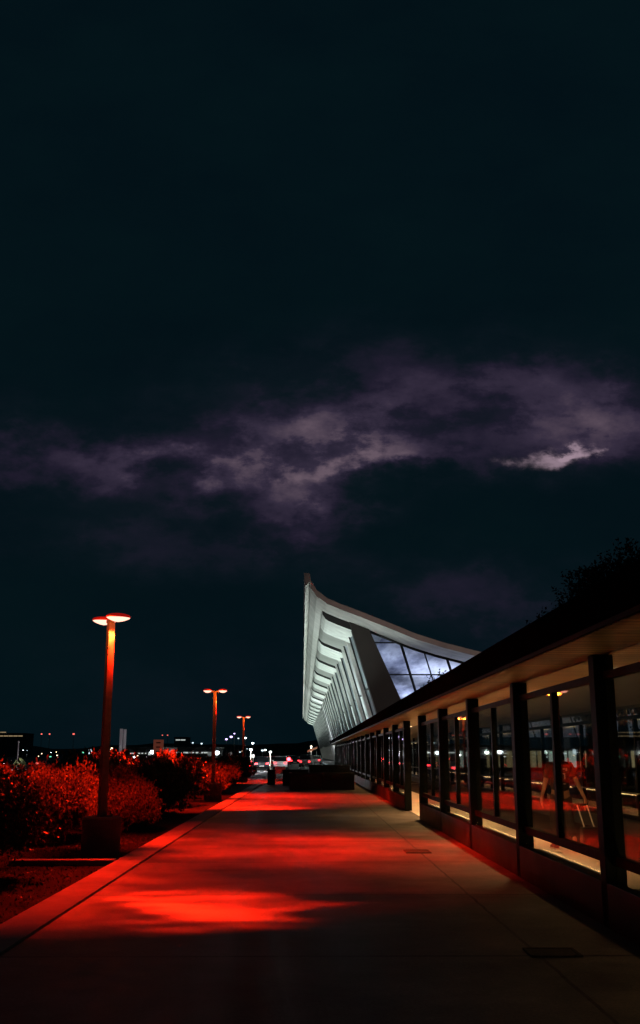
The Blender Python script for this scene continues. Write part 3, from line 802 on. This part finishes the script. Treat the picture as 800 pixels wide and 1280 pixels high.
# facing +Y, left arm hanging out to the side, right arm back to the handle
pel = (0, 0, .93)
LH = (-.335, .03, .80); RH = (.36, -.22, .77)
def fingers(h, side, down=(0, 0, -1)):
    out = []
    for k, (dy, L) in enumerate(((-.03, .065), (-.01, .078), (.01, .074), (.03, .058))):
        a = (h[0], h[1] + dy, h[2] - .05); b = (h[0] - side * .008, h[1] + dy, h[2] - .05 - L * .55); c = (h[0] - side * .025, h[1] + dy, h[2] - .05 - L)
        out.append([(h, .03), (a, .010), (b, .009), (c, .008)])
    out.append([(h, .03), ((h[0] - side * .012, h[1] + .042, h[2] - .03), .011), ((h[0] - side * .015, h[1] + .058, h[2] - .07), .009)])
    return out
body = [
 [(pel, (.15, .10)), ((0, .01, 1.12), (.135, .09)), ((0, .015, 1.30), (.155, .10)), ((0, 0, 1.42), (.12, .07)), ((0, .005, 1.50), .052), ((0, .02, 1.57), .065), ((0, .03, 1.645), (.078, .092)), ((0, .025, 1.71), (.06, .07))],
 [(pel, (.15, .10)), ((-.10, 0, .85), .088), ((-.115, .10, .48), .056), ((-.12, -.02, .12), .040), ((-.125, .06, .04), .038), ((-.13, .15, .03), .028)],
 [(pel, (.15, .10)), ((.10, 0, .85), .088), ((.12, -.04, .48), .056), ((.125, -.26, .16), .040), ((.125, -.22, .07), .036), ((.13, -.12, .03), .028)],
 [((0, 0, 1.42), (.12, .07)), ((-.17, 0, 1.40), .058), ((-.265, -.01, 1.13), .044), (LH[:2] + (LH[2] + .06,), .028), (LH, .030)],
 [((0, 0, 1.42), (.12, .07)), ((.17, 0, 1.40), .058), ((.265, -.09, 1.14), .044), ((RH[0], RH[1], RH[2] + .06), .028), (RH, .030)],
] + fingers(LH, -1) + fingers(RH, 1)
bo = skin('body', body, 'skin', pe)
sh_ = skin('shirt', [[((0, .01, .90), (.185, .135)), ((0, .01, 1.12), (.175, .125)), ((0, .015, 1.30), (.195, .13)), ((0, 0, 1.42), (.15, .095)), ((0, .004, 1.468), (.07, .06))],
  [((0, 0, 1.42), (.15, .095)), ((-.175, 0, 1.395), .086), ((-.245, -.008, 1.20), .070), ((-.25, -.008, 1.185), .066)],
  [((0, 0, 1.42), (.15, .095)), ((.175, 0, 1.395), .086), ((.245, -.06, 1.21), .070), ((.25, -.063, 1.195), .066)]], 'shirt', pe)
skin('trousers', [[((0, 0, .95), (.165, .12)), ((-.10, 0, .84), .108), ((-.115, .10, .48), .080), ((-.12, -.01, .13), .066)],
  [((0, 0, .95), (.165, .12)), ((.10, 0, .84), .108), ((.12, -.04, .48), .080), ((.125, -.24, .19), .064)]], 'trouser', pe)
hb = bm_new(); bmesh.ops.create_uvsphere(hb, u_segments=20, v_segments=14, radius=1)
for v in hb.verts: v.co = Vector((v.co.x * .088, v.co.y * .102 + .018, v.co.z * .105 + 1.672 + (0.01 if v.co.y < 0 else 0)))
bmesh.ops.delete(hb, geom=[v for v in hb.verts if v.co.y > .06 and v.co.z < 1.69], context='VERTS')
obj('hair', hb, 'hair', pe, smooth=True)
for sx_ in (-1, 1):                                     # ears, nose, eyes as face detail
    e = bm_new(); bmesh.ops.create_icosphere(e, subdivisions=2, radius=1)
    for v in e.verts: v.co = Vector((v.co.x * .010 + sx_ * .083, v.co.y * .018 + .025, v.co.z * .03 + 1.63))
    obj('ear', e, 'skin', pe, smooth=True)
e = bm_new(); bmesh.ops.create_cone(e, cap_ends=True, segments=10, radius1=.016, radius2=.006, depth=.045)
for v in e.verts: v.co = Vector((v.co.x, v.co.y + .122, v.co.z + 1.625))
obj('nose', e, 'skin', pe, smooth=True)
pb_ = bm_new()
for (x, z, w, h) in ((-.07, 1.33, .05, .03), (.0, 1.33, .05, .03), (.06, 1.31, .03, .05), (-.05, 1.25, .1, .02), (.03, 1.17, .02, .09), (-.02, 1.16, .03, .02), (.01, 1.08, .04, .02)):
    box(pb_, x, x + w, -.158, -.150, z, z + h)
obj('shirt_print', pb_, 'shirt_print', sh_)
for (x, y, z, tilt) in ((-.125, .07, 0, 0), (.127, -.19, .05, .35)):
    s1 = bm_new(); prism(s1, [(-.10, .02), (.15, .02), (.17, .045), (.10, .075), (-.02, .105), (-.10, .11)], 'X', -.042, .042)
    so = obj('shoe', s1, 'shoe', pe, bevel=.01); so.location = (x, y, z); so.rotation_euler = (tilt * -1, 0, 0)
    obj('sole', bx(-.046, .046, -.11, .175, 0, .02), 'sole', so)
su = thing('rolling_suitcase', 'small dark suitcase with two pale handle tubes, rolled behind the person', 'suitcase', (4.78, 17.95, .012), R(4))
sw = bx(-.17, .17, -.10, .10, .05, .40); so = obj('shell', sw, 'suitcase_shell', su, bevel=.03)
hb = bm_new()
for x in (-.085, .085): tube(hb, (x, .05, .36), (x - .055, .235, .745), .011, .011, 8)
mat('pale_metal', (.8, .78, .72), .35, .3)
ho = obj('handle', hb, 'pale_metal', su)
hb = bm_new(); tube(hb, (-.16, .24, .752), (.05, .24, .752), .016, .016, 8); obj('grip', hb, 'dark_frame', ho)
for x in (-.13, .13):
    hb = bm_new(); cyl(hb, (x - .015, .06, .035), .035, .035, .03, 14, 'X'); obj('wheel', hb, 'tyre', su)

# ------------------------------------------------------------------ vehicles
def make_car(name, label, cat, body_m, Lc=4.5, Wc=1.8, H=1.45, suv=False, group=None):
    r = thing(name, label, cat, (0, 0, 0), 0, group)
    hl = Lc / 2; bz = .30; bel = .92 if not suv else 1.02
    b = bm_new()
    prism(b, [(-hl, .35), (-hl + .1, .26), (hl - .15, .26), (hl, .40), (hl - .05, .70), (hl - .25, .80), (hl - 1.2, bel), (-hl + .55 * (not suv), bel), (-hl + .02, bel - .06), (-hl - .02, .6)], 'X', -Wc / 2, Wc / 2)
    for v in b.verts:
        if v.co.z > .8: v.co.x *= .95
        if abs(v.co.y) > hl - .3: v.co.x *= .94
    bo = obj('body', b, body_m, r, bevel=.05)
    c = bm_new(); back = -hl + (.12 if suv else .75)
    pts = [(back, bel - .01), (back + (.12 if suv else .5), H), (hl - 2.1, H), (hl - 1.3, bel - .01)]
    prism(c, pts, 'X', -Wc / 2 + .07, Wc / 2 - .07)
    for v in c.verts:
        if v.co.z > bel + .1: v.co.x *= .84
    obj('window', c, 'car_window', r, bevel=.03)
    rf_ = bm_new(); box(rf_, -Wc / 2 * .78, Wc / 2 * .78, back + (.16 if suv else .55), hl - 2.15, H - .02, H + .035); obj('roof', rf_, body_m, r, bevel=.03)
    for sx_ in (-1, 1):
        for y in (-hl + .85, hl - .9):
            w = bm_new(); cyl(w, (sx_ * (Wc / 2 - .1) - .11, y, .33), .33, .33, .22, 20, 'X'); wo_ = obj('wheel', w, 'tyre', r)
            w = bm_new(); cyl(w, (sx_ * (Wc / 2 + .012) - .01, y, .33), .2, .2, .02, 14, 'X'); obj('rim', w, 'chrome', wo_)
        obj('tail_light', bx(sx_ * (Wc / 2 - .30) - .13, sx_ * (Wc / 2 - .30) + .13, -hl - .05, -hl + .02, .66, .80), 'tail_red', r)
        obj('headlight', bx(sx_ * (Wc / 2 - .32) - .14, sx_ * (Wc / 2 - .32) + .14, hl - .12, hl + .03, .58, .70), 'head_white', r)
        obj('wing_mirror', bx(sx_ * (Wc / 2 + .06) - .07, sx_ * (Wc / 2 + .06) + .07, hl - 1.75, hl - 1.60, bel, bel + .13), body_m, r)
    obj('bumper', bx(-Wc / 2 * .9, Wc / 2 * .9, -hl - .06, -hl + .05, .34, .52), body_m, r, bevel=.02)
    obj('number_plate', bx(-.25, .25, -hl - .075, -hl - .062, .40, .50), 'paint', r)
    return r
GRP = 'cars queuing on the road past the walkway'
protos = {k: make_car('car', '', 'car', k, suv=(k == 'car_grey'), H=1.7 if k == 'car_grey' else 1.45, group=GRP) for k in ('car_white', 'car_grey', 'car_dark', 'car_red')}
used = set()
def car(kind, px, Y, rz, label):
    o = protos[kind] if kind not in used else copy_tree(protos[kind])
    used.add(kind); x = at(px, 950, Y).x
    o.location = (x, Y, -.113); o.rotation_euler = (0, 0, rz); o['label'] = label
car('car_white', 351, 128, 0, 'white sedan seen from behind, centre of the road past the path')
car('car_grey', 384, 150, R(-8), 'silver-grey sport utility car with its tail lights on, close to the terminal corner')
car('car_dark', 369, 175, 0, 'dark sedan between the white sedan and the silver sport utility car')
car('car_red', 337, 140, R(4), 'red car left of the white sedan with bright tail lights')
car('car_dark', 327, 118, R(3), 'dark sedan at the left of the queue over the last shrubs')
car('car_grey', 333, 185, 0, 'grey sport utility car behind the red car')
car('car_white', 396, 190, R(-5), 'white sedan farthest right under the orange canopy')
car('car_dark', 317, 150, R(12), 'dark car leftmost in the queue behind the shrubs')
car('car_white', 361, 215, 0, 'small far white sedan in the middle of the queue')
car('car_red', 345, 240, 0, 'small far red car in the middle of the queue')
car('car_dark', 303, 100, R(5), 'dark car in the road seen over the shrubs by the farthest lamp')
car('car_white', 262, 78, R(90), 'white car crossing behind the hedge left of the farthest lamp')

# ------------------------------------------------------------------ distant lights and signs
def lot_lamp(px, py, Y, m, label, r=None, pw=0, arm=.0, base_m='pole_paint'):
    p = at(px, py, Y)
    o = thing('lamp_post', label, 'lamp post', (p.x, Y, -.12), 0, 'distant lamp posts beyond the hedge')
    h = p.z + .12; r = r or Y / 1280 * 1.1
    b = bm_new(); cyl(b, (0, 0, 0), max(.05, Y * .00022), max(.04, Y * .00016), h - r * .5, 8); obj('pole', b, base_m, o)
    b = bm_new(); bmesh.ops.create_icosphere(b, subdivisions=2, radius=1)
    for v in b.verts: v.co = Vector((v.co.x * r, v.co.y * r, v.co.z * r * .7 + h))
    obj('lamp_head', b, m, o, smooth=True)
    b = bm_new(); cyl(b, (0, 0, h + r * .55), r * .8, r * .3, r * .35, 10); obj('cap', b, 'housing', o)
    if pw: light('post_lamp', 'POINT', (0, -.6, h - .3), pw, (.9, .95, 1), o, shadow_soft_size=.1)
for a in [(191, 940, 160, 'lamp_cool', 'bright white lamp beside the orange sign', .42), (271, 941, 150, 'lamp_cool', 'bright white lamp just right of the middle red lamp pole', .42),
          (313.5, 937, 112, 'lamp_cool', 'pale lamp on a visible pole right of the farthest red lamp', .16, 1100), (328, 938, 170, 'lamp_cool_dim', 'left of two small pale lamps over the red car', .22),
          (338, 940, 118, 'lamp_cool', 'right of two small pale lamps over the red car', .15, 900), (331.5, 937.5, 210, 'lamp_cool', 'tiny white lamp between two pale ones over the car queue', .2),
          (389, 933, 260, 'lamp_warm', 'warm lamp above the orange canopy at the terminal foot', .24, 3000), (46.5, 954, 90, 'red_far', 'small orange-red lamp over the shrubs at the left', .14),
          (300, 940, 200, 'lamp_cool_dim', 'faint lamp between the farthest red lamp and the hedge', .15),
          (90, 942, 260, 'lamp_cool_dim', 'faint white lamp between the nearest lamp pole and the pale mast', .35), (98, 946, 220, 'lamp_cool_dim', 'low faint white lamp left of the nearest lamp pole', .35),
          (104, 940.5, 300, 'green_light', 'tiny greenish lamp left of the nearest lamp pole', .3), (63, 946, 240, 'green_light', 'tiny greenish lamp over the shrubs at the left', .25),
          (52, 917.5, 900, 'red_far', 'left of a pair of faint red lights on the skyline', .8), (62, 917.5, 900, 'red_far', 'right of a pair of faint red lights on the skyline', .8),
          (92, 917.5, 900, 'red_far', 'single faint red light on the skyline left of the nearest lamp', 1.0), (203, 919, 900, 'red_far', 'faint red skyline light above the orange sign', .6), (209.5, 919, 900, 'red_far', 'faint red skyline light right of the one above the orange sign', .6),
          (168, 946, 170, 'lamp_cool', 'leftmost of the low white lights in front of the lit building', .24), (182, 946.5, 170, 'lamp_cool', 'low white light left of the brightest white lamp', .24),
          (172, 945, 170, 'lamp_warm', 'small warm light among the low white lights', .15), (2, 958, 120, 'lamp_cool_dim', 'low pale light at the left picture edge', .2), (5, 955, 150, 'lamp_cool', 'low white light at the left picture edge', .16),
          (283, 924, 420, 'purple_light', 'violet light, lowest left of the far cluster', .5), (289, 921, 420, 'purple_light', 'violet light in the middle of the far cluster', .6), (293, 917, 420, 'purple_light', 'violet light at the top of the far cluster', .35),
          (298, 923, 420, 'lamp_cool_dim', 'white light at the right of the far violet cluster', .35), (307, 922.5, 300, 'lamp_cool', 'white light beside the pole of the farthest red lamp', .3), (316, 929, 260, 'lamp_cool', 'white light right of the farthest red lamp', .3),
          (241, 928.5, 500, 'lamp_cool_dim', 'left of two faint white lights before the middle red lamp', .45), (252, 929.5, 500, 'lamp_cool_dim', 'right of two faint white lights before the middle red lamp', .5)]:
    lot_lamp(*a[:5], r=a[5], pw=a[6] if len(a) > 6 else 0)
random.seed(99)
for i in range(22):
    lot_lamp(random.uniform(5, 335), random.uniform(934, 947), random.uniform(330, 620), random.choice(['lamp_cool', 'lamp_warm', 'lamp_cool', 'red_far', 'lamp_cool_dim']), 'tiny distant light, one of many scattered along the dark horizon', r=random.uniform(.12, .30))
# traffic signal with a red light
p = at(361, 949, 110); ts = thing('traffic_signal', 'traffic signal glowing red between the white sedan and the planters', 'traffic light', (p.x, 110, -.12))
b = bm_new(); cyl(b, (0, 0, 0), .06, .05, 1.0, 8); obj('pole', b, 'dark_frame', ts)
obj('signal_box', bx(-.15, .15, -.1, .1, .75, 1.4), 'dark_frame', ts, bevel=.01)
b = bm_new(); cyl(b, (0, -.101, p.z + .12), .19, .17, -.06, 16, 'Y'); obj('red_lens', b, 'signal_red', ts)
light('signal_lamp', 'POINT', (0, -.5, p.z + .12), 25, (1, .02, .02), ts, shadow_soft_size=.1)
# signs
def sign(px0, px1, py0, py1, Y, m, label, post=True, lines=0):
    a = at(px0, py0, Y); c = at(px1, py1, Y); cx = (a.x + c.x) / 2; w = (c.x - a.x) / 2
    o = thing('sign', label, 'sign', (cx, Y, -.12), 0, 'small signs beyond the hedge' if lines == 0 else None)
    pn = obj('panel', bx(-w, w, 0, .06, c.z + .12, a.z + .12), m, o)
    b = bm_new(); h0 = c.z + .12
    for x in ((-w * .7, w * .7) if lines else (0,)): box(b, x - .04, x + .04, .02, .05, 0, h0 - .003)
    obj('post', b, 'pole_paint', o)
    if lines:
        b = bm_new()
        for q in range(lines):
            z = a.z + .12 - (a.z - c.z) * (q + .7) / (lines + .4)
            box(b, -w * .45, w * .4, -.012, -.003, z - w * .13, z + w * .1)
        obj('marking', b, 'sign_ink', pn)
sign(192, 204, 924.5, 943, 95, 'sign_orange', 'orange-red sign board with three dark rows standing left of the middle lamp', lines=3)
sign(259.5, 264, 940, 945.5, 100, 'sign_white', 'small white square sign left of the middle red lamp pole')
sign(286, 290, 940.5, 945.5, 110, 'sign_white', 'small white square sign between the middle and farthest red lamps')
sign(315, 318, 943, 947, 120, 'sign_white', 'tiny white sign right of the pale lamp pole')
sign(212, 216, 937, 943, 150, 'sign_white', 'small white sign in front of the lit low building')
# pale mast (two slender slabs)
p0_, p1_ = at(150, 910, 180), at(156.5, 940, 180)
ms = thing('mast', 'tall slender pale twin-slab mast standing on the skyline right of the nearest lamp', 'mast', ((p0_.x + p1_.x) / 2, 180, -.12))
w = (p1_.x - p0_.x) / 2
b = bm_new(); box(b, -w, -w * .12, 0, .3, p1_.z, p0_.z); obj('slab', b, 'monument', ms)
b = bm_new(); box(b, w * .15, w, .05, .35, p1_.z + .5, p0_.z - .1); obj('slab', b, 'monument', ms)
b = bm_new(); cyl(b, (0, .2, 0), .07, .07, p1_.z + .1, 8); obj('pole', b, 'pole_paint', ms)
# thin white flagpole and lit bush at far left
p = at(23.5, 926, 140); fp = thing('flagpole', 'thin pale pole standing over a white lit bush at the far left', 'flagpole', (p.x, 140, -.12))
b = bm_new(); cyl(b, (0, 0, 0), .09, .05, p.z, 8); obj('pole', b, 'monument', fp)
b = bm_new(); bmesh.ops.create_icosphere(b, subdivisions=1, radius=.12); bmesh.ops.translate(b, verts=b.verts[:], vec=(0, 0, p.z)); obj('finial', b, 'monument', fp)
p = at(22, 955, 125); r_ = thing('shrub', 'small shrub lit white by a spotlight under the thin pale pole', 'shrub', (p.x, 126, -.12))
f_ = obj('foliage', SH[2][0], None, r_); f_.scale = (.65, .65, 1.25); s_ = obj('stem', SH[2][1], None, r_); s_.scale = (.65, .65, 1.25)
light('bush_lamp', 'POINT', (0, -1.2, 1.9), 320, (.9, 1, .95), r_, shadow_soft_size=.1)
p = at(113, 938, 120); fp = thing('lamp_post', 'thin pale forked post just left of the nearest lamp pole', 'lamp post', (p.x, 120, -.12))
b = bm_new(); cyl(b, (0, 0, 0), .06, .05, p.z, 8); tube(b, (0, 0, p.z), (.35, 0, p.z - .5), .04, .04); obj('pole', b, 'monument', fp)
obj('lamp_head', bx(-.16, .16, -.1, .1, p.z - .3, p.z + .25), 'lamp_cool_dim', fp, bevel=.03)
# low lit buildings
def lowbuilding(px0, px1, py0, py1, Y, strips, label, m='dark_wall', lit='lit_window', dots=None):
    a = at(px0, py0, Y); c = at(px1, py1, Y); w = c.x - a.x
    o = thing('building', label, 'building', (a.x, Y, -.12))
    obj('wall', bx(0, w, .1, 25, 0, a.z + .12), m, o)
    obj('roof', bx(-.4, w + .4, -.3, 25.4, a.z + .123, a.z + .5), m, o)
    for (f0, f1, q0, q1) in strips:
        z0 = at(0, q1, Y).z + .12; z1 = at(0, q0, Y).z + .12
        wn_ = obj('window', bx(w * f0, w * f1, 0, .09, z0, z1), lit, o)
        b = bm_new(); nn = max(2, int((f1 - f0) * w / 3.2))
        for q in range(nn + 1):
            x = w * f0 + (f1 - f0) * w * q / nn; box(b, x - .16, x + .16, -.08, -.003, z0, z1)
        obj('window_frame', b, 'dark_frame', wn_)
lowbuilding(160, 268, 935.5, 950, 260, [(.02, .28, 941, 942.3), (.42, .52, 940, 942), (.58, .97, 940, 941.6), (.55, .60, 940, 945), (.70, .73, 942, 947), (.80, .83, 942, 947)], 'long low building with broken lit strip behind the orange sign')
lowbuilding(-40, 28, 917, 950, 700, [(0, .68, 914.8, 915.9), (.2, .98, 919.3, 920.6)], 'wide dark building with two lit rows on the skyline at the left edge', lit='lit_window_warm')
lowbuilding(218, 232, 922, 950, 700, [(.1, .95, 924.2, 925.6)], 'narrow dark building with a single lit row above the low building')
lowbuilding(183, 197, 936, 947, 190, [(.1, .9, 940.5, 943.8)], 'small white lit kiosk behind the orange sign', lit='lit_window')
